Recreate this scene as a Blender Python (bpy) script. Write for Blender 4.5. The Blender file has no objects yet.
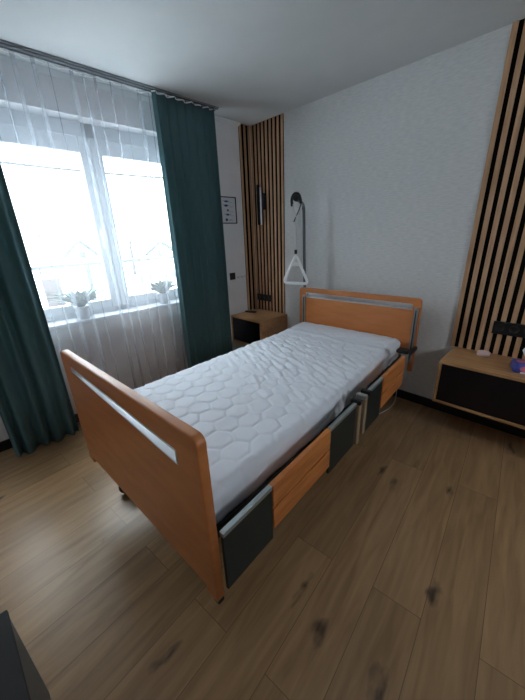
import bpy, bmesh, math, random
from mathutils import Vector, Matrix, noise

random.seed(4)
PI = math.pi
SC = bpy.context.scene
COL = SC.collection

# ------------------------------------------------------------------ camera
cam_d = bpy.data.cameras.new('camera')
cam = bpy.data.objects.new('camera', cam_d)
COL.objects.link(cam)
CAM = Vector((2.7503, -2.6259, 1.4479))
yaw, pitch, roll = 0.7967, -0.3606, -0.0378
F = Vector((-math.sin(yaw) * math.cos(pitch), math.cos(yaw) * math.cos(pitch), math.sin(pitch)))
R0 = Vector((math.cos(yaw), math.sin(yaw), 0))
U0 = R0.cross(F)
Rv = R0 * math.cos(roll) + U0 * math.sin(roll)
Uv = U0 * math.cos(roll) - R0 * math.sin(roll)
M = Matrix.Identity(4)
for i in range(3):
    M[i][0], M[i][1], M[i][2], M[i][3] = Rv[i], Uv[i], -F[i], CAM[i]
cam.matrix_world = M
cam_d.sensor_width = 36
cam_d.lens = 303.4368 * 36 / 700
cam_d.clip_start = 0.03
cam_d.clip_end = 400
SC.camera = cam

# ------------------------------------------------------------------ world, daylight, exposure
w = bpy.data.worlds.new('overcast_sky')
SC.world = w
w.use_nodes = True
bg = w.node_tree.nodes['Background']
bg.inputs[0].default_value = (0.86, 0.94, 1.0, 1)
# overcast sky: the zenith is three times as bright as the horizon
_nt = w.node_tree
_tc = _nt.nodes.new('ShaderNodeTexCoord'); _sx = _nt.nodes.new('ShaderNodeSeparateXYZ')
_mr = _nt.nodes.new('ShaderNodeMapRange'); _mr.inputs['From Min'].default_value = 0; _mr.inputs['From Max'].default_value = 1
_mr.inputs['To Min'].default_value = 5.0; _mr.inputs['To Max'].default_value = 17.0
_nt.links.new(_tc.outputs['Generated'], _sx.inputs[0]); _nt.links.new(_sx.outputs['Z'], _mr.inputs['Value'])
_nt.links.new(_mr.outputs[0], bg.inputs[1])
SC.view_settings.view_transform = 'Standard'
SC.view_settings.look = 'None'
SC.view_settings.gamma = 1
SC.view_settings.use_curve_mapping = False
SC.view_settings.exposure = 0.57
SC.cycles.max_bounces = 10
SC.cycles.diffuse_bounces = 6
SC.cycles.transparent_max_bounces = 24
SC.cycles.use_denoising = True
SC.cycles.sample_clamp_indirect = 6

H = 2.52
def area(name, loc, rot, sx, sy, power=0, portal=False, color=(1, 1, 1)):
    l = bpy.data.lights.new(name, 'AREA')
    l.shape = 'RECTANGLE'; l.size = sx; l.size_y = sy
    l.energy = power; l.color = color
    o = bpy.data.objects.new(name, l)
    o.location = loc; o.rotation_euler = rot
    COL.objects.link(o)
    if portal: l.cycles.is_portal = True
    return o
area('window_portal', (-0.27, -1.87, 1.58), (0, -PI / 2, 0), 1.45, 2.12, 1, True)
area('fill_window_portal', (4.42, -1.15, 1.67), (0, PI / 2, 0), 0.65, 0.7, 1, True)  # portal for the added side window

# ------------------------------------------------------------------ materials
def lin(r, g, b):
    f = lambda c: (c / 255 / 12.92) if c / 255 <= 0.04045 else ((c / 255 + 0.055) / 1.055) ** 2.4
    return (f(r), f(g), f(b), 1)
def mat(name, rgb, rough=0.6, metal=0, spec=0.5, trans=0):
    m = bpy.data.materials.new(name); m.use_nodes = True
    b = m.node_tree.nodes['Principled BSDF']
    b.inputs['Base Color'].default_value = lin(*rgb)
    b.inputs['Roughness'].default_value = rough
    b.inputs['Metallic'].default_value = metal
    b.inputs['Specular IOR Level'].default_value = spec
    return m
def N(m, t, **kw):
    n = m.node_tree.nodes.new(t)
    for k, v in kw.items(): setattr(n, k, v)
    return n
def lk(m, a, b): m.node_tree.links.new(a, b)
def vary(name, c1, c2, rough, scale=(1, 1, 1), nscale=5, bump=0.0, detail=4, metal=0, spec=0.5, ramp=(0.35, 0.65), coord='Object'):
    """material whose colour drifts between two tones with stretched noise"""
    m = mat(name, c1, rough, metal, spec)
    b = m.node_tree.nodes['Principled BSDF']
    tc = N(m, 'ShaderNodeTexCoord'); mp = N(m, 'ShaderNodeMapping')
    mp.inputs['Scale'].default_value = scale
    nz = N(m, 'ShaderNodeTexNoise'); nz.inputs['Scale'].default_value = nscale; nz.inputs['Detail'].default_value = detail
    cr = N(m, 'ShaderNodeValToRGB')
    cr.color_ramp.elements[0].position = ramp[0]; cr.color_ramp.elements[1].position = ramp[1]
    cr.color_ramp.elements[0].color = lin(*c1); cr.color_ramp.elements[1].color = lin(*c2)
    lk(m, tc.outputs[coord], mp.inputs[0]); lk(m, mp.outputs[0], nz.inputs[0])
    lk(m, nz.outputs[0], cr.inputs[0]); lk(m, cr.outputs[0], b.inputs['Base Color'])
    if bump:
        bp = N(m, 'ShaderNodeBump'); bp.inputs['Strength'].default_value = bump; bp.inputs['Distance'].default_value = 0.004
        lk(m, nz.outputs[0], bp.inputs['Height']); lk(m, bp.outputs[0], b.inputs['Normal'])
    return m

def wallpaper(name, c1, c2):
    m = vary(name, c1, c2, 0.5, (1, 1, 5.5), 22, 0.22, 8)
    return m
M_wallback = wallpaper('embossed_wallpaper', (212, 213, 213), (226, 227, 226))
M_wall = vary('painted_wall', (226, 224, 226), (232, 230, 232), 0.8, (1, 1, 1), 6, 0.05)
M_ceil = vary('ceiling_paint', (206, 209, 209), (212, 214, 214), 0.85, (1, 1, 1), 3)
M_black = mat('black_baseboard', (22, 23, 26), 0.4)
M_trim = mat('white_coving', (222, 224, 226), 0.7)
M_oak = vary('pale_oak', (200, 160, 124), (176, 136, 100), 0.5, (14, 14, 1.2), 4, 0.1)
M_oakh = vary('oak_board', (190, 145, 100), (164, 120, 78), 0.45, (1.2, 14, 14), 4, 0.1)
M_felt = mat('black_felt', (14, 13, 14), 0.95, spec=0.1)
M_beech = vary('beech_laminate', (200, 126, 72), (188, 114, 60), 0.38, (1.5, 8, 8), 3, 0.02)
M_beech2 = vary('beech_rail', (200, 126, 66), (172, 100, 48), 0.4, (8, 1.2, 12), 4, 0.04)
M_edge = mat('beech_edge_band', (176, 88, 34), 0.35)
M_drawer = mat('dark_navy_gloss', (13, 15, 22), 0.25)
M_steel = mat('grey_painted_steel', (38, 45, 43), 0.5, 0.3)
M_alu = mat('brushed_aluminium', (168, 176, 178), 0.35, 0.8)
M_liner = mat('satin_metal_liner', (214, 216, 218), 0.3, 0.9)
M_dark = mat('black_plastic', (14, 15, 17), 0.45)
M_white = mat('white_plastic', (236, 238, 238), 0.4)
M_frame = mat('window_pvc_white', (204, 207, 214), 0.35)
M_pole = mat('grey_pole_steel', (92, 98, 102), 0.4, 0.5)
M_cord = mat('white_cord', (200, 202, 202), 0.7)
M_green_leaf = vary('plant_leaf', (44, 78, 50), (74, 104, 66), 0.5, (1, 1, 1), 20)
M_pot = mat('white_ceramic_pot', (205, 208, 214), 0.4)
M_soil = mat('potting_soil', (60, 48, 38), 0.95)
M_snow = vary('snow', (236, 240, 245), (246, 248, 250), 0.9, (1, 1, 1), 2, 0.2)
M_housewall = mat('pale_render', (226, 228, 230), 0.9)
M_eave = mat('dark_eave', (26, 28, 32), 0.8)
M_rail_out = mat('grey_railing', (50, 56, 62), 0.6)
M_chair = mat('brown_rattan', (62, 48, 44), 0.8)
M_slatw = mat('white_lacquered_wood', (230, 232, 232), 0.6)
M_tree = mat('grey_bark', (30, 32, 32), 0.9)
M_blueprint = mat('blue_print', (52, 74, 128), 0.7)
M_greyprint = mat('grey_print', (150, 154, 162), 0.7)
M_paper = mat('print_paper', (214, 216, 220), 0.7)
M_pink = mat('pink_print', (214, 110, 130), 0.5)
M_packblue = vary('blue_pack_film', (56, 66, 150), (96, 96, 176), 0.3, (1, 1, 1), 40)
M_tissue = mat('white_tissue', (226, 226, 232), 0.9)
M_tape = mat('pale_pink_plastic', (226, 200, 200), 0.5)
M_beige = mat('beige_plastic', (150, 130, 104), 0.5)
M_cab = vary('black_cabinet', (14, 14, 15), (19, 17, 18), 0.65, (1, 1, 1), 6)
M_cabf = mat('grey_cabinet_front', (74, 80, 84), 0.5)

def fabric(name, rgb, transl=0.0, tcol=None, rough=0.9):
    m = bpy.data.materials.new(name); m.use_nodes = True
    nt = m.node_tree; b = nt.nodes['Principled BSDF']
    b.inputs['Base Color'].default_value = lin(*rgb); b.inputs['Roughness'].default_value = rough
    b.inputs['Specular IOR Level'].default_value = 0.15
    tc = N(m, 'ShaderNodeTexCoord'); nz = N(m, 'ShaderNodeTexNoise'); nz.inputs['Scale'].default_value = 260
    bp = N(m, 'ShaderNodeBump'); bp.inputs['Strength'].default_value = 0.15; bp.inputs['Distance'].default_value = 0.002
    lk(m, tc.outputs['Object'], nz.inputs[0]); lk(m, nz.outputs[0], bp.inputs['Height']); lk(m, bp.outputs[0], b.inputs['Normal'])
    if transl:
        t = N(m, 'ShaderNodeBsdfTranslucent'); t.inputs[0].default_value = lin(*(tcol or rgb))
        mx = N(m, 'ShaderNodeMixShader'); mx.inputs[0].default_value = transl
        lk(m, b.outputs[0], mx.inputs[1]); lk(m, t.outputs[0], mx.inputs[2])
        lk(m, mx.outputs[0], nt.nodes['Material Output'].inputs[0])
    return m
M_green = fabric('dark_green_curtain', (80, 110, 114), 0.12, (64, 128, 118))
M_sheet = fabric('white_quilted_cotton', (226, 230, 238))

def sheer_mat():
    m = bpy.data.materials.new('white_sheer_voile'); m.use_nodes = True
    nt = m.node_tree
    nt.nodes.remove(nt.nodes['Principled BSDF'])
    out = nt.nodes['Material Output']
    tr = N(m, 'ShaderNodeBsdfTransparent'); tr.inputs[0].default_value = (1, 1, 1, 1)
    tl = N(m, 'ShaderNodeBsdfTranslucent'); tl.inputs[0].default_value = (0.60, 0.64, 0.685, 1)
    df = N(m, 'ShaderNodeBsdfDiffuse'); df.inputs[0].default_value = (0.60, 0.64, 0.685, 1)
    a = N(m, 'ShaderNodeMixShader'); a.inputs[0].default_value = 0.42
    lk(m, tl.outputs[0], a.inputs[1]); lk(m, df.outputs[0], a.inputs[2])
    b = N(m, 'ShaderNodeMixShader'); b.inputs[0].default_value = 0.27
    lk(m, tr.outputs[0], b.inputs[1]); lk(m, a.outputs[0], b.inputs[2])
    lk(m, b.outputs[0], out.inputs[0])
    return m
M_sheer = sheer_mat()
def glass_mat():
    m = bpy.data.materials.new('window_glass'); m.use_nodes = True
    nt = m.node_tree; nt.nodes.remove(nt.nodes['Principled BSDF'])
    tr = N(m, 'ShaderNodeBsdfTransparent'); tr.inputs[0].default_value = (0.95, 0.97, 0.97, 1)
    gl = N(m, 'ShaderNodeBsdfGlossy'); gl.inputs['Roughness'].default_value = 0.02
    mx = N(m, 'ShaderNodeMixShader'); mx.inputs[0].default_value = 0.06
    lk(m, tr.outputs[0], mx.inputs[1]); lk(m, gl.outputs[0], mx.inputs[2])
    lk(m, mx.outputs[0], nt.nodes['Material Output'].inputs[0])
    return m
M_glass = glass_mat()

def floor_mat():
    m = mat('oak_laminate_planks', (150, 118, 84), 0.35, spec=0.5)
    b = m.node_tree.nodes['Principled BSDF']
    tc = N(m, 'ShaderNodeTexCoord'); mp = N(m, 'ShaderNodeMapping')
    mp.inputs['Rotation'].default_value = (0, 0, PI / 2 - 0.10)
    mp.inputs['Location'].default_value = (0.31, 0.06, 0)
    lk(m, tc.outputs['Object'], mp.inputs[0])
    br = N(m, 'ShaderNodeTexBrick'); br.offset = 0.37; br.offset_frequency = 2
    for k, v in (('Scale', 1), ('Mortar Size', 0.0012), ('Mortar Smooth', 0.3), ('Bias', 0), ('Brick Width', 1.38), ('Row Height', 0.193)):
        br.inputs[k].default_value = v
    br.inputs['Color1'].default_value = (0, 0, 0, 1); br.inputs['Color2'].default_value = (1, 1, 1, 1); br.inputs['Mortar'].default_value = (0.5, 0.5, 0.5, 1)
    lk(m, mp.outputs[0], br.inputs[0])
    # grain
    mg = N(m, 'ShaderNodeMapping'); mg.inputs['Scale'].default_value = (1.3, 11, 1)
    lk(m, mp.outputs[0], mg.inputs[0])
    add = N(m, 'ShaderNodeVectorMath', operation='ADD')
    sc = N(m, 'ShaderNodeVectorMath', operation='SCALE'); sc.inputs['Scale'].default_value = 7.3
    lk(m, br.outputs['Color'], sc.inputs[0]); lk(m, mg.outputs[0], add.inputs[0]); lk(m, sc.outputs[0], add.inputs[1])
    nz = N(m, 'ShaderNodeTexNoise'); nz.inputs['Scale'].default_value = 2.2; nz.inputs['Detail'].default_value = 7; nz.inputs['Distortion'].default_value = 0.6
    lk(m, add.outputs[0], nz.inputs[0])
    cr = N(m, 'ShaderNodeValToRGB')
    cr.color_ramp.elements[0].position = 0.3; cr.color_ramp.elements[1].position = 0.72
    cr.color_ramp.elements[0].color = lin(140, 108, 74); cr.color_ramp.elements[1].color = lin(174, 140, 101)
    lk(m, nz.outputs[0], cr.inputs[0])
    # plank tone
    hs = N(m, 'ShaderNodeHueSaturation')
    mr = N(m, 'ShaderNodeMapRange'); mr.inputs['To Min'].default_value = 0.86; mr.inputs['To Max'].default_value = 1.1
    lk(m, br.outputs['Color'], mr.inputs['Value']); lk(m, mr.outputs[0], hs.inputs['Value']); lk(m, cr.outputs[0], hs.inputs['Color'])
    # knots
    mk = N(m, 'ShaderNodeMapping'); mk.inputs['Scale'].default_value = (1.1, 2.6, 1)
    lk(m, mp.outputs[0], mk.inputs[0])
    nd = N(m, 'ShaderNodeTexNoise'); nd.inputs['Scale'].default_value = 6; nd.inputs['Detail'].default_value = 3
    lk(m, mk.outputs[0], nd.inputs[0])
    ad2 = N(m, 'ShaderNodeVectorMath', operation='ADD'); s2 = N(m, 'ShaderNodeVectorMath', operation='SCALE'); s2.inputs['Scale'].default_value = 0.28
    lk(m, nd.outputs['Color'], s2.inputs[0]); lk(m, mk.outputs[0], ad2.inputs[0]); lk(m, s2.outputs[0], ad2.inputs[1])
    vo = N(m, 'ShaderNodeTexVoronoi'); vo.inputs['Scale'].default_value = 2.1
    lk(m, ad2.outputs[0], vo.inputs[0])
    kr = N(m, 'ShaderNodeMapRange'); kr.inputs['From Min'].default_value = 0.03; kr.inputs['From Max'].default_value = 0.17
    lk(m, vo.outputs['Distance'], kr.inputs['Value'])
    mk2 = N(m, 'ShaderNodeMixRGB'); mk2.inputs[1].default_value = lin(58, 44, 34)
    lk(m, kr.outputs[0], mk2.inputs[0]); lk(m, hs.outputs[0], mk2.inputs[2])
    # seams
    sm = N(m, 'ShaderNodeMixRGB'); sm.inputs[2].default_value = lin(96, 74, 54)
    lk(m, br.outputs['Fac'], sm.inputs[0]); lk(m, mk2.outputs[0], sm.inputs[1])
    lk(m, sm.outputs[0], b.inputs['Base Color'])
    bp = N(m, 'ShaderNodeBump'); bp.inputs['Strength'].default_value = 0.12; bp.inputs['Distance'].default_value = 0.002
    lk(m, nz.outputs[0], bp.inputs['Height']); lk(m, bp.outputs[0], b.inputs['Normal'])
    return m
M_floor = floor_mat()

# ------------------------------------------------------------------ helpers
def obj(name, bm, m, parent=None, loc=None, rotz=0, smooth=False):
    me = bpy.data.meshes.new(name)
    if smooth:
        for f in bm.faces: f.smooth = True
    bm.normal_update(); bm.to_mesh(me); bm.free()
    ms = m if isinstance(m, (list, tuple)) else [m]
    for k in ms: me.materials.append(k)
    o = bpy.data.objects.new(name, me); COL.objects.link(o)
    if parent: o.parent = parent
    if loc: o.location = loc
    o.rotation_euler[2] = rotz
    return o
def tag(o, label, cat, group=None):
    o['label'] = label; o['category'] = cat
    if group: o['group'] = group
    return o
def thing(name, label, cat, loc=(0, 0, 0), rotz=0, group=None):
    o = bpy.data.objects.new(name, None); COL.objects.link(o)
    o.empty_display_size = 0.1
    o.location = loc; o.rotation_euler = (0, 0, rotz)
    return tag(o, label, cat, group)
def struct(name, bm, m, parent=None, **k):
    o = obj(name, bm, m, parent, **k)
    o['kind'] = 'structure'
    return o
def box(bm, a, b, bev=0.0, mi=0, seg=2):
    lo = [min(a[i], b[i]) for i in range(3)]; hi = [max(a[i], b[i]) for i in range(3)]
    t = bmesh.new()
    vs = [t.verts.new((x, y, z)) for x in (lo[0], hi[0]) for y in (lo[1], hi[1]) for z in (lo[2], hi[2])]
    for q in ((0, 1, 3, 2), (4, 6, 7, 5), (0, 4, 5, 1), (2, 3, 7, 6), (0, 2, 6, 4), (1, 5, 7, 3)):
        t.faces.new([vs[i] for i in q])
    if bev:
        bmesh.ops.bevel(t, geom=t.edges[:], offset=bev, segments=seg, affect='EDGES', profile=0.5)
    bmesh.ops.recalc_face_normals(t, faces=t.faces[:])
    merge(bm, t, mi)
def merge(bm, t, mi=0):
    mp = {}
    for v in t.verts: mp[v] = bm.verts.new(v.co)
    for f in t.faces:
        try:
            g = bm.faces.new([mp[v] for v in f.verts]); g.material_index = mi; g.smooth = f.smooth
        except ValueError: pass
    t.free()
def B(a, b, bev=0.0):
    bm = bmesh.new(); box(bm, a, b, bev); return bm
def tube(bm, pts, r, seg=10, mi=0, closed=False, cap=True):
    pts = [Vector(p) for p in pts]; n = len(pts); rings = []
    up = None
    for i, p in enumerate(pts):
        if closed: d = pts[(i + 1) % n] - pts[i - 1]
        else: d = pts[min(i + 1, n - 1)] - pts[max(i - 1, 0)]
        d.normalize()
        if up is None:
            up = Vector((0, 0, 1)) if abs(d.z) < 0.9 else Vector((1, 0, 0))
        s = d.cross(up)
        if s.length < 1e-5: s = d.orthogonal()
        s.normalize(); up = s.cross(d).normalized()
        rr = r[i] if isinstance(r, (list, tuple)) else r
        rings.append([bm.verts.new(p + (s * math.cos(2 * PI * k / seg) + up * math.sin(2 * PI * k / seg)) * rr) for k in range(seg)])
    for i in range(n if closed else n - 1):
        a, b = rings[i], rings[(i + 1) % n]
        for k in range(seg):
            f = bm.faces.new((a[k], a[(k + 1) % seg], b[(k + 1) % seg], b[k])); f.material_index = mi; f.smooth = True
    if cap and not closed:
        for rg in (rings[0][::-1], rings[-1]):
            f = bm.faces.new(rg); f.material_index = mi
def T(pts, r, seg=10, **k):
    bm = bmesh.new(); tube(bm, pts, r, seg, **k); return bm
def lathe(bm, prof, seg=24, c=(0, 0, 0), mi=0):
    rings = []
    for r, z in prof:
        rings.append([bm.verts.new((c[0] + r * math.cos(2 * PI * k / seg), c[1] + r * math.sin(2 * PI * k / seg), c[2] + z)) for k in range(seg)])
    for a, b in zip(rings, rings[1:]):
        for k in range(seg):
            f = bm.faces.new((a[k], a[(k + 1) % seg], b[(k + 1) % seg], b[k])); f.smooth = True; f.material_index = mi
    bm.faces.new(rings[0][::-1]).material_index = mi
    bm.faces.new(rings[-1]).material_index = mi
def smooth_path(pts, n=8):
    pts = [Vector(p) for p in pts]; out = []
    P = [pts[0]] + pts + [pts[-1]]
    for i in range(1, len(P) - 2):
        for k in range(n):
            t = k / n
            a, b, c, d = P[i - 1], P[i], P[i + 1], P[i + 2]
            out.append(0.5 * ((2 * b) + (c - a) * t + (2 * a - 5 * b + 4 * c - d) * t * t + (3 * b - a - 3 * c + d) * t ** 3))
    out.append(pts[-1]); return out

# ------------------------------------------------------------------ room shell
RX, RY = 4.15, -4.0
struct('floor', B((-0.0, RY, -0.05), (RX, 0, 0)), M_floor)
struct('ceiling', B((0, RY, H), (RX, 0, H + 0.05)), M_ceil)
struct('wall_back', B((-0.25, 0, 0), (RX + 0.2, 0.12, H)), M_wallback)
WY0, WY1, WZ0, WZ1 = -2.92, -0.82, 0.86, 2.29
bm = bmesh.new()
box(bm, (-0.25, RY, 0), (0, WY0, H)); box(bm, (-0.25, WY1, 0), (0, 0, H))
box(bm, (-0.25, WY0, 0), (0, WY1, WZ0 - 0.03)); box(bm, (-0.25, WY0, WZ1), (0, WY1, H))
struct('wall_left', bm, M_wall)
A0, A1, A2, A3 = -1.5, -0.8, 1.35, 2.0      # unseen window opening, added for fill light
bm = bmesh.new()
box(bm, (RX, RY, 0), (RX + 0.2, A0, H)); box(bm, (RX, A1, 0), (RX + 0.2, 0, H))
box(bm, (RX, A0, 0), (RX + 0.2, A1, A2)); box(bm, (RX, A0, A3), (RX + 0.2, A1, H))
struct('wall_right', bm, M_wall)
struct('wall_front', B((-0.25, RY - 0.12, 0), (RX + 0.2, RY, H)), M_wall)
struct('baseboard_back', B((0.0, -0.014, 0), (RX, 0, 0.075)), M_black)
struct('baseboard_left', B((0, RY, 0), (0.014, -0.015, 0.075)), M_black)
bm = bmesh.new()
tri = [(0.0, H - 0.03), (0.008, H - 0.03), (0.03, H - 0.008), (0.03, H), (0.0, H)]
va = [bm.verts.new((x, RY, z)) for x, z in tri]; vb = [bm.verts.new((x, -0.155, z)) for x, z in tri]
for i in range(5): bm.faces.new((va[i], va[(i + 1) % 5], vb[(i + 1) % 5], vb[i]))
bm.faces.new(va[::-1]); bm.faces.new(vb)
bmesh.ops.recalc_face_normals(bm, faces=bm.faces[:])
struct('trim_1', bm, M_trim)

# window: outer frame, two sashes and panes, added third sash, sill
FX0, FX1 = -0.20, -0.13
win = bpy.data.objects.new('window_1', None); COL.objects.link(win); win['kind'] = 'structure'; win.location = (-0.15, -1.6, WZ0)
def wpart(name, bm, m):
    for v in bm.verts: v.co -= Vector((-0.15, -1.6, WZ0))
    o = obj(name, bm, m, win); o['kind'] = 'structure'; return o
bm = bmesh.new()
box(bm, (FX0, WY0, WZ0), (FX1, WY0 + 0.06, WZ1), 0.004); box(bm, (FX0, WY1 - 0.06, WZ0), (FX1, WY1, WZ1), 0.004)
box(bm, (FX0, WY0, WZ0), (FX1, WY1, WZ0 + 0.05), 0.004); box(bm, (FX0, WY0, WZ1 - 0.10), (FX1, WY1, WZ1), 0.004)
box(bm, (FX0, -1.65, WZ0), (FX1, -1.56, WZ1), 0.004); box(bm, (FX0, -2.445, WZ0), (FX1, -2.355, WZ1), 0.004)
wpart('window_frame', bm, M_frame)
def sash(y0, y1, hy):
    s = 0.075; st_ = 0.11; z0, z1 = WZ0 + 0.035, WZ1 - 0.095
    bm = bmesh.new()
    x0, x1 = FX1 - 0.03, FX1 + 0.02
    box(bm, (x0, y0, z0), (x1, y0 + s, z1), 0.006); box(bm, (x0, y1 - s, z0), (x1, y1, z1), 0.006)
    box(bm, (x0, y0 + s, z0), (x1, y1 - s, z0 + s), 0.006); box(bm, (x0, y0 + s, z1 - st_), (x1, y1 - s, z1), 0.006)
    wpart('sash', bm, M_frame)
    wpart('pane', B((x0 + 0.012, y0 + s - 0.005, z0 + s - 0.005), (x0 + 0.016, y1 - s + 0.005, z1 - s + 0.005)), M_glass)
    bm = bmesh.new(); box(bm, (x1, hy - 0.012, 1.48), (x1 + 0.012, hy + 0.012, 1.55), 0.003); box(bm, (x1 + 0.012, hy - 0.009, 1.40), (x1 + 0.03, hy + 0.009, 1.53), 0.004)
    wpart('window_handle', bm, M_white)
sash(WY0 + 0.035, -2.412, -2.44)  # mostly hidden third sash, added to brighten the floor at left
sash(-2.388, -1.612, -1.65)
sash(-1.598, WY1 - 0.035, -1.56 + 0.34 - 0.34)
bm = bmesh.new(); box(bm, (FX1 + 0.0, WY0 + 0.002, WZ0 - 0.03), (0.045, WY1 - 0.002, WZ0), 0.006)
wpart('window_sill', bm, M_frame)
bm = bmesh.new(); box(bm, (-0.32, WY0 + 0.002, WZ0 - 0.03), (FX0, WY1 - 0.002, WZ0 - 0.005), 0.003)
wpart('outer_sill', bm, M_frame)
fill_win = bpy.data.objects.new('fill_window', None); COL.objects.link(fill_win); fill_win['kind'] = 'structure'; fill_win.location = (RX + 0.1, -1.15, A2)  # frame of the unseen window added for fill light
bm = bmesh.new()
for a, b in (((RX + .08, A0, A2), (RX + .14, A0 + .07, A3)), ((RX + .08, A1 - .07, A2), (RX + .14, A1, A3)), ((RX + .08, A0 + .07, A2), (RX + .14, A1 - .07, A2 + .07)), ((RX + .08, A0 + .07, A3 - .07), (RX + .14, A1 - .07, A3))):
    box(bm, a, b)
for v in bm.verts: v.co -= fill_win.location
o = obj('window_frame', bm, M_frame, fill_win); o['kind'] = 'structure'

# ------------------------------------------------------------------ curtain rail and curtains
rail = thing('curtain_rail', 'grey two-channel ceiling curtain track above the window', 'curtain rail', (0.15, -2.0, H))
bm = bmesh.new()
box(bm, (-0.025, -1.9, -0.010), (0.055, 1.44, 0), 0.002)
obj('track', bm, mat('grey_track', (118, 124, 128), 0.5), rail)
bm = bmesh.new()
for x in (-0.008, 0.036):
    box(bm, (x - 0.007, -1.9, -0.013), (x + 0.007, 1.44, -0.010))
obj('channel', bm, mat('dark_channel', (52, 56, 60), 0.6), rail)

def drape(y0, y1, z0, z1, folds, amp, ny, nz, x, seed, top_amp=0.6, drift=0.0, jitter=0.5, ya=0.007):
    bm = bmesh.new(); rnd = random.Random(seed)
    ph = [rnd.uniform(-jitter, jitter) for _ in range(folds + 3)]
    am = [rnd.uniform(0.6, 1.15) for _ in range(folds + 3)]
    grid = []
    for j in range(nz + 1):
        t = j / nz; z = z1 + (z0 - z1) * t
        row = []
        for i in range(ny + 1):
            s = i / ny; q = s * folds; k = int(q); fr = q - k
            sm = fr * fr * (3 - 2 * fr)
            p = ph[k] * (1 - sm) + ph[k + 1] * sm; A = am[k] * (1 - sm) + am[k + 1] * sm
            ang = 2 * PI * (q + p * 0.35) + 0.5 * t * math.sin(3.1 * s * folds / 4 + seed)
            a = amp * A * (top_amp + (1 - top_amp) * min(1, t * 2.2))
            xx = x + a * math.sin(ang) + 0.3 * a * math.sin(2 * ang + seed) * t
            yy = y0 + (y1 - y0) * s + ya * A * math.cos(ang) + drift * t * (s - 0.5)
            zz = z + (0.008 * math.sin(ang * 0.5 + seed) if j == nz else 0)
            row.append(bm.verts.new((xx, yy, zz)))
        grid.append(row)
    for j in range(nz):
        for i in range(ny):
            f = bm.faces.new((grid[j][i], grid[j][i + 1], grid[j + 1][i + 1], grid[j + 1][i])); f.smooth = True
    return bm
def header(bm, y0, y1, x, amp, folds, z):
    pts = []
    n = folds * 10
    for i in range(n + 1):
        s = i / n
        pts.append((x + amp * math.sin(2 * PI * s * folds), y0 + (y1 - y0) * s, z + 0.003 * math.sin(2 * PI * s * folds * 0.5)))
    tube(bm, pts, 0.0045, 5)

c = thing('green_curtain', 'dark green full-length curtain right of the window, beside the framed print', 'curtain', (0.18, -0.9, 0), group='green curtains')
bm = drape(-1.185 + 0.9, -0.615 + 0.9, 0.012, H - 0.022, 7, 0.032, 150, 26, 0.0, 3)
cl = obj('curtain_fabric', bm, M_green, c)
md = cl.modifiers.new('t', 'SOLIDIFY'); md.thickness = 0.002
bm = bmesh.new(); header(bm, -1.185 + 0.9, -0.615 + 0.9, 0.0, 0.018, 7, H - 0.024)
obj('heading_tape', bm, M_white, c)
c = thing('green_curtain', 'dark green full-length curtain at the left edge of the picture, left of the window', 'curtain', (0.2, -2.45, 0), group='green curtains')
bm = drape(-2.66 + 2.45, -2.245 + 2.45, 0.012, H - 0.022, 5, 0.034, 120, 26, 0.0, 8)
cl = obj('curtain_fabric', bm, M_green, c)
md = cl.modifiers.new('t', 'SOLIDIFY'); md.thickness = 0.002
bm = bmesh.new(); header(bm, -2.66 + 2.45, -2.245 + 2.45, 0.0, 0.018, 5, H - 0.024)
obj('heading_tape', bm, M_white, c)
c = thing('sheer_curtain', 'long white see-through sheer curtain hanging across the window between the green ones', 'curtain', (0.14, -1.8, 0))
bm = drape(-2.30 + 1.8, -1.13 + 1.8, 0.02, H - 0.022, 13, 0.024, 460, 20, 0.0, 5, ya=0.030, top_amp=0.8, jitter=0.8)
obj('curtain_fabric', bm, M_sheer, c)
bm = bmesh.new(); header(bm, -2.30 + 1.8, -1.13 + 1.8, 0.0, 0.010, 13, H - 0.024)
obj('heading_tape', bm, M_white, c)

# ------------------------------------------------------------------ plants on the sill
def plant(loc, label, seed, n, hgt, spread):
    rnd = random.Random(seed)
    t = thing('potted_plant', label, 'plant', loc, group='plants on the window sill')
    bm = bmesh.new()
    lathe(bm, [(0.038, 0), (0.042, 0.004), (0.052, 0.09), (0.056, 0.093), (0.056, 0.105), (0.050, 0.105), (0.048, 0.092)], 20)
    pot = obj('pot', bm, M_pot, t)
    bm = bmesh.new(); lathe(bm, [(0.047, 0.088), (0.047, 0.094), (0.02, 0.097)], 16)
    obj('soil', bm, M_soil, t)
    bm = bmesh.new()
    for i in range(n):
        a = rnd.uniform(0, 2 * PI); L = hgt * rnd.uniform(0.45, 1.1); sp = spread * rnd.uniform(0.3, 1)
        d = Vector((math.cos(a) * 0.42, math.sin(a), 0)); s = Vector((-math.sin(a), math.cos(a), 0))
        base = Vector((0, 0, 0.095)) + d * rnd.uniform(0, 0.02)
        wd = rnd.uniform(0.014, 0.024); prev = None
        for k in range(7):
            u = k / 6
            p = base + d * sp * u ** 1.3 + Vector((0, 0, L * (u - 0.28 * u * u)))
            ww = wd * math.sin(PI * min(1, 0.12 + 0.88 * u)) + 0.0012
            q = (bm.verts.new(p - s * ww), bm.verts.new(p + Vector((0, 0, -0.004))), bm.verts.new(p + s * ww))
            if prev:
                bm.faces.new((prev[0], prev[1], q[1], q[0])).smooth = True
                bm.faces.new((prev[1], prev[2], q[2], q[1])).smooth = True
            prev = q
    lf = obj('leaves', bm, M_green_leaf, t)
    md = lf.modifiers.new('t', 'SOLIDIFY'); md.thickness = 0.0012
plant((-0.03, -1.95, WZ0), 'leafy green potted plant on the sill behind the left pane', 1, 110, 0.19, 0.24)
plant((-0.03, -1.23, WZ0), 'leafy potted plant on the sill close to the right green curtain', 2, 110, 0.17, 0.20)

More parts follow.
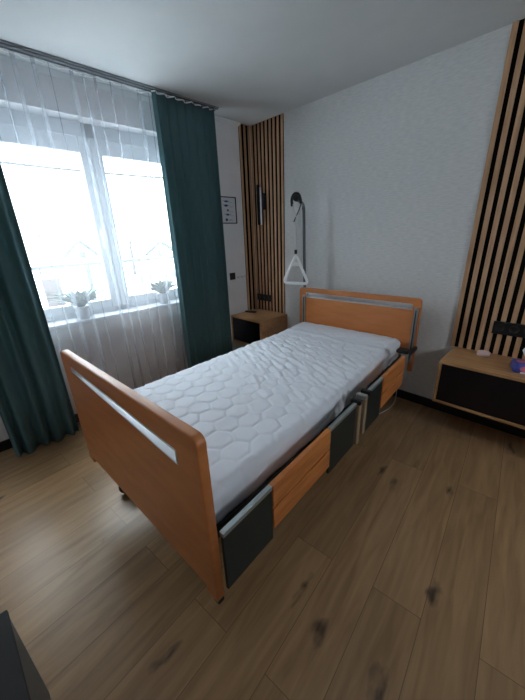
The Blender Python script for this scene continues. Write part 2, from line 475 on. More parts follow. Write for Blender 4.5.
# ------------------------------------------------------------------ outdoors
GZ = -4.0
struct('ground', B((-130, -90, GZ - 0.3), (-3.0, 130, GZ)), M_snow)
struct('balcony_slab', B((-1.75, -4.5, -0.25), (-0.28, 1.8, -0.05)), M_snow)
t = thing('balcony_railing', 'grey balcony railing with thin upright bars outside the window', 'railing', (-1.6, -1.3, -0.05))
obj('handrail', B((-0.025, -2.6, 1.22), (0.025, 2.4, 1.26), 0.006), M_rail_out, t)
obj('bottom_rail', B((-0.015, -2.6, 0.08), (0.015, 2.4, 0.11), 0.004), M_rail_out, t)
k = -2.55
while k < 2.4:
    obj('baluster', B((-0.009, k - 0.009, 0.11), (0.009, k + 0.009, 1.22)), M_rail_out, t); k += 0.13
for k in (-2.58, -0.1, 2.38):
    obj('post', B((-0.022, k - 0.022, 0), (0.022, k + 0.022, 1.22)), M_rail_out, t)
t = thing('garden_chair', 'brown high-backed garden chair on the balcony outside the left pane', 'chair', (-1.2, -1.84, -0.05))
obj('seat', B((-0.2, -0.2, 0.40), (0.2, 0.2, 0.45), 0.01), M_chair, t)
obj('backrest', B((-0.22, -0.11, 0.52), (-0.18, 0.07, 1.13), 0.012), M_chair, t)
for a in (-0.18, 0.18):
    for b in (-0.18, 0.18):
        obj('leg', B((a - 0.015, b - 0.015, 0), (a + 0.015, b + 0.015, 0.40)), M_chair, t)
for b in (-0.12, 0.12): obj('back_post', B((-0.215, b - 0.012, 0.45), (-0.19, b + 0.012, 0.52)), M_chair, t)
t = thing('garden_table', 'small white slatted table on the balcony in front of the brown chair', 'table', (-0.75, -1.98, -0.05))
bm = bmesh.new()
for i in range(6): box(bm, (-0.21 + i * 0.072, -0.2, 0.865), (-0.16 + i * 0.072, 0.26, 0.885), 0.003)
obj('slatted_top', bm, M_slatw, t)
for b in (-0.15, 0.21): obj('cross_bar', B((-0.2, b - 0.015, 0.84), (0.2, b + 0.015, 0.865)), M_chair, t)
for a in (-0.18, 0.18):
    for b in (-0.15, 0.21):
        obj('leg', B((a - 0.015, b - 0.015, 0), (a + 0.015, b + 0.015, 0.84)), M_slatw, t)

def gable_house(loc, wd, dp, body, rise, label, win=True):
    """gable faces +x"""
    t = thing('house', label, 'house', loc, group=None)
    h = wd / 2
    bm = bmesh.new()
    fr = [(0, -h, 0), (0, h, 0), (0, h, body), (0, 0, body + rise), (0, -h, body)]
    va = [bm.verts.new(p) for p in fr]; vb = [bm.verts.new((-dp, p[1], p[2])) for p in fr]
    bm.faces.new(va); bm.faces.new(vb[::-1])
    for i in range(5): bm.faces.new((va[i], vb[i], vb[(i + 1) % 5], va[(i + 1) % 5]))
    bmesh.ops.recalc_face_normals(bm, faces=bm.faces[:])
    obj('walls', bm, M_housewall, t)
    for sg in (-1, 1):
        bm = bmesh.new()
        s = Vector((0, sg * h, -rise)).normalized(); nn = Vector((0, sg * rise, h)).normalized()
        a0 = Vector((0.5, 0, body + rise)) + nn * 0.02; a1 = a0 + s * (math.hypot(h, rise) + 0.7)
        ps = [a0, a1, a1 + nn * 0.45, a0 + nn * 0.45 + Vector((0, 0, 0.05))]
        va = [bm.verts.new(p) for p in ps]; vb = [bm.verts.new(p + Vector((-dp - 1, 0, 0))) for p in ps]
        bm.faces.new(va); bm.faces.new(vb[::-1])
        for i in range(4): bm.faces.new((va[i], vb[i], vb[(i + 1) % 4], va[(i + 1) % 4]))
        bmesh.ops.recalc_face_normals(bm, faces=bm.faces[:])
        obj('roof', bm, M_eave, t)
        bm = bmesh.new()
        ps2 = [p + nn * 0.46 for p in (a0, a1)] + [p + nn * 0.72 for p in (a1, a0)]
        va = [bm.verts.new(p + Vector((-0.25, 0, 0))) for p in ps2]; vb = [bm.verts.new(p + Vector((-dp - 0.7, 0, 0))) for p in ps2]
        bm.faces.new(va); bm.faces.new(vb[::-1])
        for i in range(4): bm.faces.new((va[i], vb[i], vb[(i + 1) % 4], va[(i + 1) % 4]))
        bmesh.ops.recalc_face_normals(bm, faces=bm.faces[:])
        obj('snow_cover', bm, M_snow, t)
    if win:
        obj('window', B((0.0, -0.75, body - 0.7), (0.08, 0.75, body + 0.55)), M_eave, t)
    return t
gable_house((-60, 14.6, GZ), 4.4, 9, 3.4, 2.0, 'snow-covered house with a pointed gable seen through the left pane')
gable_house((-95, 17.8, GZ), 5.0, 9, 7.0, 1.3, 'farther white house whose low roof shows left of the gabled one', False)
gable_house((-55, 27.3, GZ), 5.2, 9, 3.0, 1.8, 'small snowy house seen through the right pane beside the curtain')
def far_tree(loc, hgt, label, seed):
    rnd = random.Random(seed); bm = bmesh.new()
    tube(bm, [(0, 0, 0), (0.05, 0, hgt * 0.5), (0, 0.05, hgt)], [0.3, 0.22, 0.06], 7)
    for i in range(26):
        z = hgt * rnd.uniform(0.3, 0.95); a = rnd.uniform(0, 2 * PI); L = hgt * 0.22 * rnd.uniform(0.4, 1) * (1.2 - z / hgt)
        p = Vector((0, 0, z)); q = p + Vector((math.cos(a) * L, math.sin(a) * L, L * 0.8))
        tube(bm, [p, (p + q) / 2 + Vector((0, 0, -0.05)), q], [0.09, 0.06, 0.02], 5)
    tag(obj('bare_tree', bm, M_tree, None, loc), label, 'tree')
far_tree((-50, 19.4, GZ), 6.8, 'bare tree standing in the snow behind the right pane', 3)
bm = bmesh.new(); rnd = random.Random(9)
for i in range(60):
    y = 18 + i * 0.32; s = rnd.uniform(0.35, 0.7)
    t2 = bmesh.new(); bmesh.ops.create_icosphere(t2, subdivisions=1, radius=s)
    for v in t2.verts: v.co = v.co * rnd.uniform(0.8, 1.2) + Vector((0, y - 22, s * 0.8 + 0.1))
    merge(bm, t2)
tag(obj('hedge', bm, mat('frosted_hedge', (96, 106, 96), 0.9), None, (-40, 20, GZ)), 'long low frosted hedge beyond the balcony, behind the right pane', 'hedge')
# overhead wire
bm = T(smooth_path([(-14, -9, 4.9), (-14, 2, 4.45), (-14, 20, 4.9)], 10), 0.05, 5)
tag(obj('overhead_wire', bm, M_tree), 'thin dark overhead wire crossing the sky beyond the panes', 'wire')

# ------------------------------------------------------------------ slat wall panels
def slat_panel(label, loc, segs, z0, z1):
    """segs: list of (origin xy, direction xy, normal xy, width, nslats)"""
    t = thing('slat_panel', label, 'wall panel', loc)
    L = Vector(loc)
    for (ox, oy), (dx, dy), (nx, ny), wd, n in segs:
        D = Vector((dx, dy, 0)); Nn = Vector((nx, ny, 0)); O = Vector((ox, oy, 0)) - L
        O.z = 0
        def bb(a0, a1, d0, d1, bev):
            p = [O + D * a + Nn * d for a in (a0, a1) for d in (d0, d1)]
            xs = [q.x for q in p]; ys = [q.y for q in p]
            return B((min(xs), min(ys), z0 - L.z), (max(xs), max(ys), z1 - L.z), bev)
        obj('felt_backing', bb(0, wd, 0.001, 0.009, 0), M_felt, t)
        sw = 0.025 if n < 12 else 0.029; pitch = (wd - sw - 0.001) / (n - 1)
        for i in range(n):
            obj('slat', bb(i * pitch, i * pitch + sw, 0.009, 0.0165, 0.001), M_oak, t)
    return t
ZN = 0.584
slat_panel('vertical oak slat panel on black felt wrapping the corner beside the window', (0, 0, ZN),
           [((0.019, 0), (1, 0), (0, -1), 0.451, 9), ((0, -0.165), (0, 1), (1, 0), 0.145, 3)], ZN + 0.002, H - 0.002)
slat_panel('vertical oak slat panel on black felt at the right edge of the picture', (2.19, 0, ZN),
           [((2.19, 0), (1, 0), (0, -1), 0.80, 15)], ZN + 0.002, H - 0.002)

# ------------------------------------------------------------------ nightstands
def nightstand(label, x0, x1, drawer=True):
    z0, z1, D = 0.262, ZN, (0.38 if drawer else 0.44)
    t = thing('nightstand', label, 'nightstand', (x0, 0, z0), group='wall-hung oak nightstands')
    wd = x1 - x0; h = z1 - z0
    obj('top', B((0, -D, h - 0.02), (wd, -0.001, h), 0.002), M_oakh, t)
    obj('bottom_panel', B((0.0, -D, 0), (wd, -0.001, 0.018), 0.0015), M_oakh, t)
    obj('side_panel', B((0, -D, 0.018), (0.018, -0.001, h - 0.02), 0.0015), M_oakh, t)
    obj('side_panel', B((wd - 0.018, -D, 0.018), (wd, -0.001, h - 0.02), 0.0015), M_oakh, t)
    obj('back_panel', B((0.018, -0.012, 0.018), (wd - 0.018, -0.002, h - 0.02)), M_oakh, t)
    obj('drawer', B((0.02, -D + 0.006, 0.02 if drawer else 0.03), (wd - 0.02, -D + 0.26, h - 0.023), 0.0015), M_drawer, t)
    return t
nightstand('wall-hung oak nightstand with dark drawer in the corner beyond the bed', 0.002, 0.50, False)
nightstand('wall-hung oak nightstand with black drawer front at the right edge of the picture', 2.222, 3.02)

# ------------------------------------------------------------------ sockets, switch, print, sconce
def socket_block(label, x, z, n, wd, hh):
    t = thing('wall_socket', label, 'socket', (x, -0.017, z), group='black sockets on the slat panels')
    obj('frame_plate', B((0, -0.012, -hh / 2), (wd, 0, hh / 2), 0.003), M_dark, t)
    p = wd / n
    for i in range(n):
        bm = bmesh.new(); cx = p * (i + 0.5)
        rot = Matrix.Rotation(PI / 2, 4, 'X')
        lathe(bm, [(p * 0.36, 0.0121), (p * 0.36, 0.014), (p * 0.30, 0.014), (p * 0.29, 0.0128), (0.001, 0.0128)], 20)
        for v in bm.verts: v.co = rot @ v.co; v.co.x += cx
        bmesh.ops.recalc_face_normals(bm, faces=bm.faces[:])
        obj('socket_insert', bm, mat('black_insert', (24, 25, 28), 0.3), t)
socket_block('black triple socket on the corner slats above the far nightstand', 0.035, 0.742, 3, 0.225, 0.078)
socket_block('wide black multi-gang socket on the right slat panel', 2.43, 0.785, 5, 0.40, 0.09)

t = thing('light_switch', 'small square black light switch on the white wall under the print', 'switch', (0.001, -0.374, 1.025))
obj('plate', B((0, -0.038, -0.038), (0.009, 0.038, 0.038), 0.002), M_dark, t)
obj('rocker', B((0.009, -0.026, -0.026), (0.013, 0.026, 0.026), 0.002), mat('rocker_black', (26, 27, 30), 0.3), t)
t = thing('wall_hook_bar', 'thin pale hook bar on the white wall between switch and slats', 'hooks', (0.001, -0.25, 1.01))
obj('bar', T([(0.012, -0.075, 0), (0.012, 0.075, 0)], 0.004, 8), M_cord, t)
for y in (-0.06, 0, 0.06): obj('hook', T(smooth_path([(0.0, y, 0.0), (0.02, y, -0.004), (0.03, y, -0.012), (0.026, y, -0.0)], 4), 0.0035, 6), M_alu, t)

t = thing('framed_print', 'small dark-framed print with blue drawings beside the green curtain', 'picture', (0.001, -0.375, 1.71))
W2, H2 = 0.11, 0.13
bm = bmesh.new()
box(bm, (0, -W2, -H2), (0.016, -W2 + 0.009, H2)); box(bm, (0, W2 - 0.009, -H2), (0.016, W2, H2))
box(bm, (0, -W2 + 0.009, -H2), (0.016, W2 - 0.009, -H2 + 0.009)); box(bm, (0, -W2 + 0.009, H2 - 0.009), (0.016, W2 - 0.009, H2))
obj('frame', bm, M_dark, t)
pp = obj('print', B((0.002, -W2 + 0.009, -H2 + 0.009), (0.008, W2 - 0.009, H2 - 0.009)), M_paper, t)
bm = bmesh.new()
rows = [0.085, 0.045, 0.0, -0.042, -0.092]
offs = [-0.02, -0.025, -0.005, -0.01, -0.028]
for i, (zz, yy) in enumerate(zip(rows, offs)):
    t2 = bmesh.new(); bmesh.ops.create_icosphere(t2, subdivisions=2, radius=1)
    sy, sz = [(0.028, 0.009), (0.026, 0.011), (0.013, 0.012), (0.022, 0.010), (0.018, 0.014)][i]
    for v in t2.verts: v.co = Vector((0.0085 + v.co.x * 0.0006, yy + v.co.y * sy, zz + v.co.z * sz))
    merge(bm, t2)
    if i in (0, 1, 3): tube(bm, [(0.0088, yy - 0.045, zz + 0.006), (0.0088, yy, zz), (0.0088, yy + 0.045, zz + 0.005)], 0.0018, 5)
obj('blue_drawing', bm, M_blueprint, pp)
for zz, y0, y1 in ((0.075, 0.012, 0.06), (0.035, 0.02, 0.07), (-0.014, 0.012, 0.072), (-0.052, 0.02, 0.07), (-0.09, 0.0, 0.05), (-0.1, 0.0, 0.06)):
    obj('caption_line', B((0.008, y0, zz - 0.002), (0.0086, y1, zz + 0.002)), M_greyprint, pp)

t = thing('wall_sconce', 'slim wall lamp of black and silver upright bars on the corner slats', 'lamp', (0.165, -0.017, 1.76))
obj('mount_plate', B((-0.035, -0.014, -0.05), (0.055, 0, 0.07), 0.003), M_dark, t)
obj('black_bar', B((-0.045, -0.038, -0.20), (-0.018, -0.014, 0.20), 0.004), mat('dark_glass_bar', (34, 42, 48), 0.2), t)
obj('silver_bar', T([(0.022, -0.045, -0.20), (0.022, -0.045, 0.17)], 0.009, 12), M_white, t)
obj('short_bar', B((0.044, -0.04, -0.05), (0.060, -0.014, 0.11), 0.003), M_dark, t)

# small things on the nightstands
tag(obj('remote_control', B((-0.07, -0.02, 0), (0.07, 0.02, 0.016), 0.004), M_dark, None, (0.09, -0.20, ZN), 0.35), 'small flat black remote lying on the corner nightstand', 'remote')
t = thing('tape_roll', 'small pale pink roll on the right nightstand near the slats', 'roll', (2.42, -0.075, ZN))
bm = bmesh.new()
lathe(bm, [(0.026, 0.0), (0.038, 0.0), (0.040, 0.004), (0.040, 0.02), (0.038, 0.024), (0.026, 0.024), (0.025, 0.001)], 28)
obj('ring', bm, M_tape, t)
t = thing('tissue_pack', 'blue and pink tissue pack with white tissue sticking out, on the right nightstand', 'tissues', (2.695, -0.23, ZN), 0.25)
bm = bmesh.new(); box(bm, (-0.085, -0.05, 0), (0.085, 0.05, 0.055), 0.014, seg=3)
obj('pack', bm, M_packblue, t, smooth=True)
bm = bmesh.new(); t2 = bmesh.new(); bmesh.ops.create_icosphere(t2, subdivisions=2, radius=1)
for v in t2.verts: v.co = Vector((-0.03 + v.co.x * 0.026, -0.0505 + v.co.y * 0.0012, 0.03 + v.co.z * 0.017))
merge(bm, t2)
t2 = bmesh.new(); bmesh.ops.create_icosphere(t2, subdivisions=2, radius=1)
for v in t2.verts: v.co = Vector((-0.045 + v.co.x * 0.024, v.co.y * 0.022, 0.0552 + v.co.z * 0.001))
merge(bm, t2)
obj('pink_mark', bm, M_pink, t)
bm = bmesh.new(); box(bm, (-0.05, -0.051, 0.003), (0.06, -0.0495, 0.012)); obj('white_band', bm, M_tissue, t)
bm = bmesh.new(); g = []
for j in range(9):
    row = []
    for i in range(13):
        u = i / 12 - 0.5; vv = j / 8
        row.append(bm.verts.new((u * 0.12 * (0.5 + 0.6 * vv) + 0.01, 0.02 * math.sin(u * 17 + vv * 2) * (0.3 + vv), 0.052 + vv * 0.06 + 0.014 * math.sin(u * 11) * vv)))
    g.append(row)
for j in range(8):
    for i in range(12): bm.faces.new((g[j][i], g[j][i + 1], g[j + 1][i + 1], g[j + 1][i])).smooth = True
o = obj('tissue', bm, M_tissue, t); md = o.modifiers.new('t', 'SOLIDIFY'); md.thickness = 0.0015

t.scale = (1.15, 1.15, 1.15)

# ------------------------------------------------------------------ the care bed
BO = Vector((0.935, -0.284, 0)); TH = 0.0514
bed = thing('care_bed', 'adjustable beech care bed with lowered side rails in the middle of the room', 'bed', BO, TH)
def end_board(name, u0, u1, z0, z1, v0, v1, slot, foot):
    """rounded board with a hand slot; foot=True adds end legs lower than the board"""
    cu = bpy.data.curves.new('c', 'CURVE'); cu.dimensions = '2D'; cu.fill_mode = 'BOTH'
    def loop(pts):
        sp = cu.splines.new('POLY'); sp.points.add(len(pts) - 1)
        for i, p in enumerate(pts): sp.points[i].co = (p[0], p[1], 0, 1)
        sp.use_cyclic_u = True
    r = 0.03; pts = []
    leg = 0.035; lw = 0.06
    pts += [(u0, z0 - leg), (u0 + lw, z0 - leg), (u0 + lw, z0), (u1 - lw, z0), (u1 - lw, z0 - leg), (u1, z0 - leg)]
    for k in range(9): a = k / 8 * PI / 2; pts.append((u1 - r + r * math.cos(a), z1 - r + r * math.sin(a)))
    for k in range(9): a = PI / 2 + k / 8 * PI / 2; pts.append((u0 + r + r * math.cos(a), z1 - r + r * math.sin(a)))
    loop(pts)
    s0, s1, t0, t1, dz = slot; r = 0.008; pts = []
    for cx, cz, a0 in ((s1 - r, t1 - r, 0), (s0 + r, t1 - r, PI / 2), (s0 + r, t0 + r, PI), (s1 - r, t0 + r, 1.5 * PI)):
        for k in range(5): a = a0 + k / 4 * PI / 2; pts.append((cx + r * math.cos(a), cz + r * math.sin(a)))
    pts = [(x, z + (dz * (0.5 - (x - s0) / (s1 - s0)) * (1.0 if z > (t0 + t1) / 2 else 2.0))) for x, z in pts]
    loop(pts)
    cu.extrude = (v1 - v0) / 2 - 0.006; cu.bevel_depth = 0.006; cu.bevel_resolution = 2; cu.offset = -0.006
    tmp = bpy.data.objects.new('tmp', cu); COL.objects.link(tmp)
    dg = bpy.context.evaluated_depsgraph_get(); dg.update()
    me = bpy.data.meshes.new_from_object(tmp.evaluated_get(dg))
    bpy.data.objects.remove(tmp); bpy.data.curves.remove(cu)
    bm = bmesh.new(); bm.from_mesh(me); bpy.data.meshes.remove(me)
    bmesh.ops.remove_doubles(bm, verts=bm.verts[:], dist=1e-5)
    vm = (v0 + v1) / 2
    for v in bm.verts: v.co = Vector((v.co.x, -(vm - v.co.z), v.co.y))
    bmesh.ops.recalc_face_normals(bm, faces=bm.faces[:])
    o = obj(name, bm, M_beech, bed)
    return o
def rail_z(v): return 0.678 - (v - 0.3) * 0.048
hb = end_board('headboard', -0.03, 1.07, 0.415, 0.968, -0.03, 0.005, (0.05, 1.01, 0.882, 0.923, 0.0), False)
fb = end_board('footboard', 0.0, 1.115, 0.335, 0.957, 2.04, 2.075, (0.13, 1.00, 0.846, 0.882, 0.030), True)
for pn, (s0, s1, t0, t1, dz), v0, v1 in ((hb, (0.05, 1.01, 0.882, 0.923, 0.0), -0.031, 0.006), (fb, (0.13, 1.00, 0.846, 0.882, 0.030), 2.039, 2.076)):
    bm = bmesh.new(); e = 0.003
    box(bm, (s0 - e, -v1, t0 - 0.002), (s1 + e, -v0, t0 + e), 0.001); box(bm, (s0 - e, -v1, t1 - e), (s1 + e, -v0, t1 + 0.002), 0.001)
    box(bm, (s0 - 0.002, -v1, t0 + e), (s0 + e, -v0, t1 - e), 0.001); box(bm, (s1 - e, -v1, t0 + e), (s1 + 0.002, -v0, t1 - e), 0.001)
    for q in bm.verts: q.co.z += dz * (0.5 - (q.co.x - s0) / (s1 - s0)) * (1.0 if q.co.z > (t0 + t1) / 2 else 2.0)
    obj('slot_liner', bm, M_liner, pn)
# vertical guide rails
for u, v in ((1.045, 0.006), (0.03, 0.006)):
    obj('guide_rail', B((u - 0.014, -v - 0.016, 0.46), (u + 0.014, -v, 0.90), 0.003), M_alu, bed)
    obj('guide_slot', B((u - 0.004, -v - 0.0175, 0.50), (u + 0.004, -v - 0.0155, 0.88)), M_dark, bed)
for u in (1.075, 0.03):
    obj('guide_rail', B((u - 0.014, -2.039, 0.42), (u + 0.014, -2.024, 0.86), 0.003), M_alu, bed)
# corner clamps
for u in (1.10,):
    obj('rail_bracket', B((u - 0.01, -0.40, 0.50), (u + 0.03, -0.355, 0.665), 0.006), M_alu, bed)
    obj('bracket_arm', B((u - 0.03, -0.36, 0.58), (u - 0.005, -0.03, 0.61), 0.004), M_dark, bed)
    obj('bracket_cap', B((u - 0.045, -0.40, 0.666), (u + 0.035, -0.33, 0.69), 0.008), M_dark, bed)
for u, uu in ((1.125, 1),):
    # wooden boards, grey plates and aluminium edge strips down each side
    def sloped(v0, v1, dz0, dz1, th, bev=0.004):
        bm = bmesh.new(); t2 = bmesh.new()
        box(t2, (u - th / 2, -v1, 0), (u + th / 2, -v0, 1), bev)
        for q in t2.verts:
            zt, zb = rail_z(-q.co.y) + dz1, rail_z(-q.co.y) + dz0
            q.co.z = zb + (zt - zb) * q.co.z if bev == 0 else (zb + q.co.z * 0 + (zt - zb) * q.co.z)
        merge(bm, t2); return bm
    for v0, v1 in ((0.44, 0.80), (1.395, 1.80)):
        obj('side_rail_board', sloped(v0, v1, -0.10, 0.0, 0.022), M_beech2, bed)
        obj('side_rail_board', sloped(v0, v1, -0.205, -0.110, 0.022), M_beech2, bed)
    for v0, v1 in ((0.802, 1.02), (1.14, 1.393), (1.802, 2.036)):
        obj('side_plate', sloped(v0, v1, -0.255, -0.014, 0.012, 0.002), M_steel, bed)
        obj('edge_strip', sloped(v0, v1, -0.0139, 0.002, 0.018, 0.002), M_alu, bed)
for dz in (0.0, -0.106):
    bm = B((-0.016, -2.03, 0.48 + dz), (0.006, -0.10, 0.58 + dz), 0.004)
    obj('side_rail_board', bm, M_beech2, bed)
obj('edge_strip', B((0.008, -2.03, 0.555), (0.028, -0.10, 0.572), 0.002), M_alu, bed)
# split-rail stanchions at the middle, right side
for v, h, m_ in ((1.035, 0.24, M_beige), (1.105, 0.265, M_beige)):
    obj('rail_post', B((1.112, -v - 0.016, rail_z(v) - h), (1.140, -v + 0.016, rail_z(v) - 0.01), 0.005), m_, bed)
for v in (1.01, 1.06, 1.12):
    obj('rail_clip', B((1.095, -v - 0.014, rail_z(v) - 0.012), (1.150, -v + 0.014, rail_z(v) + 0.014), 0.005), M_dark if v != 1.06 else M_alu, bed)
# deck, frame, undercarriage
obj('bed_deck', B((0.055, -2.02, 0.485), (1.045, -0.02, 0.515), 0.004), M_steel, bed)
bm = bmesh.new()
for u in (0.09, 1.0): box(bm, (u - 0.02, -2.035, 0.425), (u + 0.02, -0.005, 0.483), 0.003)
for v in (0.2, 0.8, 1.3, 1.85): box(bm, (0.11, -v - 0.02, 0.43), (0.98, -v + 0.02, 0.47), 0.003)
obj('bed_frame', bm, M_steel, bed)
bm = bmesh.new()
for u in (0.10, 0.86): box(bm, (u - 0.02, -1.96 if u < .5 else -1.75, 0.10), (u + 0.02, -0.34, 0.14), 0.003)
for v in (0.42, 1.70): box(bm, (0.06, -v - 0.02, 0.10), (0.95, -v + 0.02, 0.14), 0.003)
obj('base_frame', bm, M_steel, bed)
for u in (0.20, 0.89):
    obj('lift_arm', T([(u, -0.35, 0.13), (u, -1.05, 0.44)], 0.018, 8), M_steel, bed)
    obj('lift_arm', T([(u, -1.70, 0.13), (u, -1.1, 0.44)], 0.018, 8), M_steel, bed)
obj('lift_motor', B((0.45, -1.25, 0.22), (0.62, -0.85, 0.32), 0.015), M_dark, bed)
for u in (0.07, 0.90):
    for v in (0.42, 1.945 if u < 0.5 else 1.70):
        bm = bmesh.new()
        lathe(bm, [(0.02, -0.012), (0.044, -0.012), (0.048, -0.006), (0.048, 0.006), (0.044, 0.012), (0.02, 0.012)], 20)
        for q in bm.verts: q.co = Matrix.Rotation(PI / 2, 4, 'Y') @ q.co; q.co += Vector((u, -v, 0.048))
        bmesh.ops.recalc_face_normals(bm, faces=bm.faces[:])
        w_ = obj('caster', bm, M_dark, bed)
        obj('caster_fork', B((u - 0.022, -v - 0.015, 0.05), (u + 0.022, -v + 0.015, 0.10), 0.004), M_steel, w_)
obj('corner_bumper', B((1.085, -2.072, 0.286), (1.118, -2.046, 0.305), 0.005), M_dark, bed)

# mattress ---------------------------------------------------------------
def mattress():
    u0, u1, v0, v1, zt, zb, r = 0.04, 1.03, 0.03, 2.025, 0.640, 0.517, 0.045
    bm = bmesh.new(); arc = r * PI / 2; side = zt - zb - r
    ext = arc + side
    U = (u1 - u0) / 2 - r; V = (v1 - v0) / 2 - r
    st = 0.0066
    def axis(h):
        flat = []
        n = int(round(2 * h / st)); flat = [-h + 2 * h * i / n for i in range(n + 1)]
        m = 14
        e = [ext * (i / m) for i in range(1, m + 1)]
        return [-h - x for x in e[::-1]] + flat + [h + x for x in e]
    AU, AV = axis(U), axis(V)
    cu, cv = (u0 + u1) / 2, (v0 + v1) / 2
    P = 0.108
    def quilt(x, y):
        # hexagonal quilting: distance to the cell border
        qx = x / P; qy = y / (P * 1.12)
        best = []
        j0 = math.floor(qy / 0.866)
        for j in (j0 - 1, j0, j0 + 1, j0 + 2):
            off = 0.5 * (j & 1)
            i0 = math.floor(qx - off)
            for i in (i0 - 1, i0, i0 + 1, i0 + 2):
                dx = qx - (i + off); dy = qy - j * 0.866
                best.append(dx * dx + dy * dy)
        best.sort()
        d = (math.sqrt(best[1]) - math.sqrt(best[0])) * P * 0.5
        return d
    grid = []
    for a in AU:
        row = []
        for b in AV:
            dx = a - max(-U, min(U, a)); dy = b - max(-V, min(V, b))
            d = math.hypot(dx, dy)
            x = max(-U, min(U, a)); y = max(-V, min(V, b)); z = zt
            d = min(d, ext)
            if d > 1e-9:
                ex, ey = dx / math.hypot(dx, dy), dy / math.hypot(dx, dy)
                if d < arc:
                    an = d / r; l = r * math.sin(an); z = zt - r * (1 - math.cos(an)); nz = math.cos(an); nl = math.sin(an)
                else:
                    l = r; z = zt - r - (d - arc); nz = 0; nl = 1
                x += ex * l; y += ey * l; nrm = Vector((ex * nl, -ey * nl, nz))
            else: nrm = Vector((0, 0, 1))
            X, Y = a + cu, b + cv     # surface coordinates for the pattern
            top = max(0.0, 1 - d / (arc + 0.001))
            dq = quilt(X + 0.02 * noise.noise(Vector((X * 6, Y * 6, 0))), Y + 0.02 * noise.noise(Vector((X * 6, Y * 6, 7))))
            amp = 0.0065 if Y > 0.40 else 0.003
            h = amp * (1 - math.exp(-(dq / 0.0048) ** 1.3)) - amp * 0.5
            h *= (0.25 + 0.75 * top)
            mid = math.exp(-((Y - 0.95) / 0.42) ** 2)
            # creases running across the quilting in the middle
            s_ = (X * 0.82 + Y * 0.42) ; q_ = (-X * 0.42 + Y * 0.82)
            h += 0.0100 * mid * noise.noise(Vector((s_ * 7, q_ * 34, 3))) * (0.3 + 0.7 * top)
            h += 0.004 * noise.noise(Vector((X * 3, Y * 3, 11)))
            h += 0.0032 * noise.noise(Vector((X * 16, Y * 22, 5)))
            if d > arc * 0.6: h += 0.005 * noise.noise(Vector((X * 11, Y * 9, 2)))
            h += 0.006 * math.exp(-((Y - 0.34 + 0.02 * math.sin(X * 6)) / 0.022) ** 2) * top
            h += 0.018 * math.exp(-((Y - 0.12) / 0.16) ** 2) * top
            x -= 0.055 * max(0, x / (U + r)) * max(0, 1 - Y / 1.3)
            p = Vector((cu + x, -(cv + y), z)) + nrm * h
            row.append(bm.verts.new(p))
        grid.append(row)
    nu, nv = len(AU), len(AV)
    for i in range(nu - 1):
        for j in range(nv - 1):
            bm.faces.new((grid[i][j], grid[i][j + 1], grid[i + 1][j + 1], grid[i + 1][j])).smooth = True
    loop = [grid[i][0] for i in range(nu)] + [grid[-1][j] for j in range(1, nv)] + [grid[i][-1] for i in range(nu - 2, -1, -1)] + [grid[0][j] for j in range(nv - 2, 0, -1)]
    for v in loop: v.co.z = zb
    bm.faces.new(loop[::-1])
    bmesh.ops.recalc_face_normals(bm, faces=bm.faces[:])
    return bm
mt = obj('mattress', mattress(), M_sheet, None, BO, TH)
tag(mt, 'white quilted mattress lying on the beech care bed', 'mattress')

# ------------------------------------------------------------------ trapeze (lifting pole with triangular grip)
tz = thing('trapeze_lift', 'grey lifting pole with black-hooked strap and white triangular grip at the bed head', 'trapeze', (0.935, -0.235, 0.40))
def rel(p): return Vector(p) - Vector((0.935, -0.235, 0.40))
TIP = Vector((1.206, -0.719, 1.693))
path = smooth_path([rel((0.935, -0.235, 0.40)), rel((0.927, -0.235, 0.9)), rel((0.905, -0.235, 1.60)), rel((0.903, -0.24, 1.655)), rel((0.925, -0.275, 1.69)), rel((1.066, -0.495, 1.692)), rel(TIP)], 8)
obj('pole', T(path, 0.0135, 12), M_pole, tz)
d = (TIP - Vector((1.08, -0.495, 1.692))).normalized()
obj('end_cap', T([rel(TIP - d * 0.05), rel(TIP + d * 0.0), rel(TIP + d * 0.02), rel(TIP + d * 0.03)], [0.022, 0.024, 0.022, 0.014], 14), M_dark, tz)
vh = (CAM - TIP); vh.z = 0; vh.normalize(); side = Vector((-vh.y, vh.x, 0))   # side: towards picture right
def hp(s, z, f=0.0): return rel(TIP + side * s + Vector((0, 0, z)) + vh * f)
obj('hook', T(smooth_path([hp(-0.028, -0.055, 0.01), hp(-0.030, -0.005, 0.01), hp(-0.010, 0.027, 0.01), hp(0.016, 0.024, 0.01), hp(0.030, -0.004, 0.01), hp(0.036, -0.04, 0.01)], 5), 0.010, 8), M_dark, tz)
obj('strap_loop', T(smooth_path([hp(-0.022, -0.04, 0.02), hp(-0.012, -0.085, 0.02), hp(0.006, -0.125, 0.02), hp(-0.006, -0.16, 0.02)], 5), 0.004, 6), M_cord, tz)
obj('strap_loop', T(smooth_path([hp(0.034, -0.045, 0.02), hp(0.020, -0.085, 0.02), hp(0.0, -0.125, 0.02), hp(-0.016, -0.16, 0.02)], 5), 0.004, 6), M_dark, tz)
obj('cord', T([hp(0.0, -0.12, 0.02), hp(0.0, -0.25, 0.02), hp(-0.001, -0.375, 0.02)], 0.0045, 6), M_cord, tz)
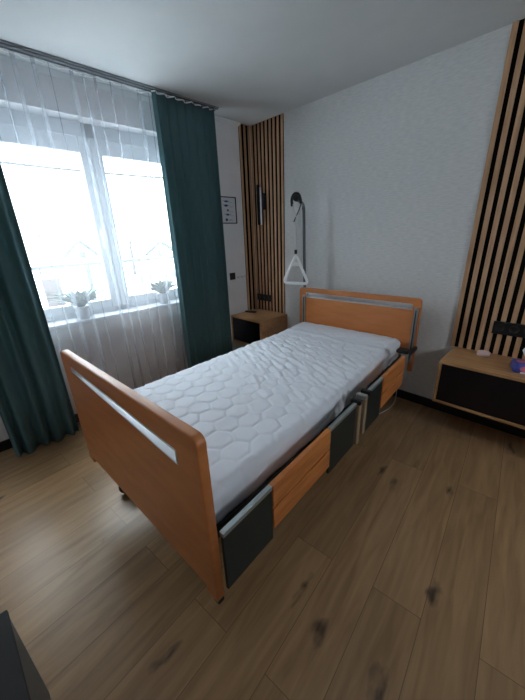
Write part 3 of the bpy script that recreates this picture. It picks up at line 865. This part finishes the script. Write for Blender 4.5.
obj('cord_adjuster', T([hp(-0.001, -0.355, 0.02), hp(0.0, -0.385, 0.02)], 0.011, 10), M_dark, tz)
tri = []
ap, bl, br = (0.0, -0.395), (-0.100, -0.600), (0.098, -0.612)
def corner(p, a, b, r, n=6):
    p, a, b = Vector(p), Vector(a), Vector(b)
    q0 = p + (a - p).normalized() * r; q1 = p + (b - p).normalized() * r
    return [q0 * (1 - t) ** 2 + p * 2 * t * (1 - t) + q1 * t * t for t in [k / n for k in range(n + 1)]]
for c_ in (corner(ap, br, bl, 0.02), corner(bl, ap, br, 0.045), corner(br, bl, ap, 0.035)):
    tri += [hp(q.x, q.y, 0.02) for q in c_]
obj('triangle_grip', T(tri, 0.0115, 10, closed=True), M_white, tz)
bm = bmesh.new()
ps = [hp(-0.020, -0.445, 0.026), hp(0.020, -0.445, 0.026), hp(0.034, -0.475, 0.026), hp(-0.034, -0.475, 0.026)]
va = [bm.verts.new(p) for p in ps]; vb = [bm.verts.new(p - vh * 0.012) for p in ps]
bm.faces.new(va); bm.faces.new(vb[::-1])
for i in range(4): bm.faces.new((va[i], vb[i], vb[(i + 1) % 4], va[(i + 1) % 4]))
bmesh.ops.recalc_face_normals(bm, faces=bm.faces[:])
obj('grip_plate', bm, M_white, tz)

# power cable on the floor
bm = T(smooth_path([(1.62, -0.85, 0.006), (1.76, -0.60, 0.006), (1.85, -0.42, 0.006), (1.88, -0.22, 0.006), (1.85, -0.06, 0.02), (1.84, -0.03, 0.22), (1.84, -0.02, 0.30)], 8), 0.004, 6)
tag(obj('power_cable', bm, M_cord), 'thin pale power cable running from under the bed to the wall', 'cable')

# cabinet in the near left corner
t = thing('low_cabinet', 'low black cabinet cut off by the lower left corner of the picture', 'cabinet', (1.814, -3.2, 0), 0.04)
obj('body', B((0.0, 0, 0.0), (0.70, 0.405, 0.434), 0.003), M_cab, t)
obj('front_panel', B((0.002, 0.405, 0.01), (0.698, 0.418, 0.434), 0.002), M_cabf, t)
obj('cabinet_top', B((-0.003, -0.003, 0.434), (0.703, 0.42, 0.45), 0.003), M_cab, t)
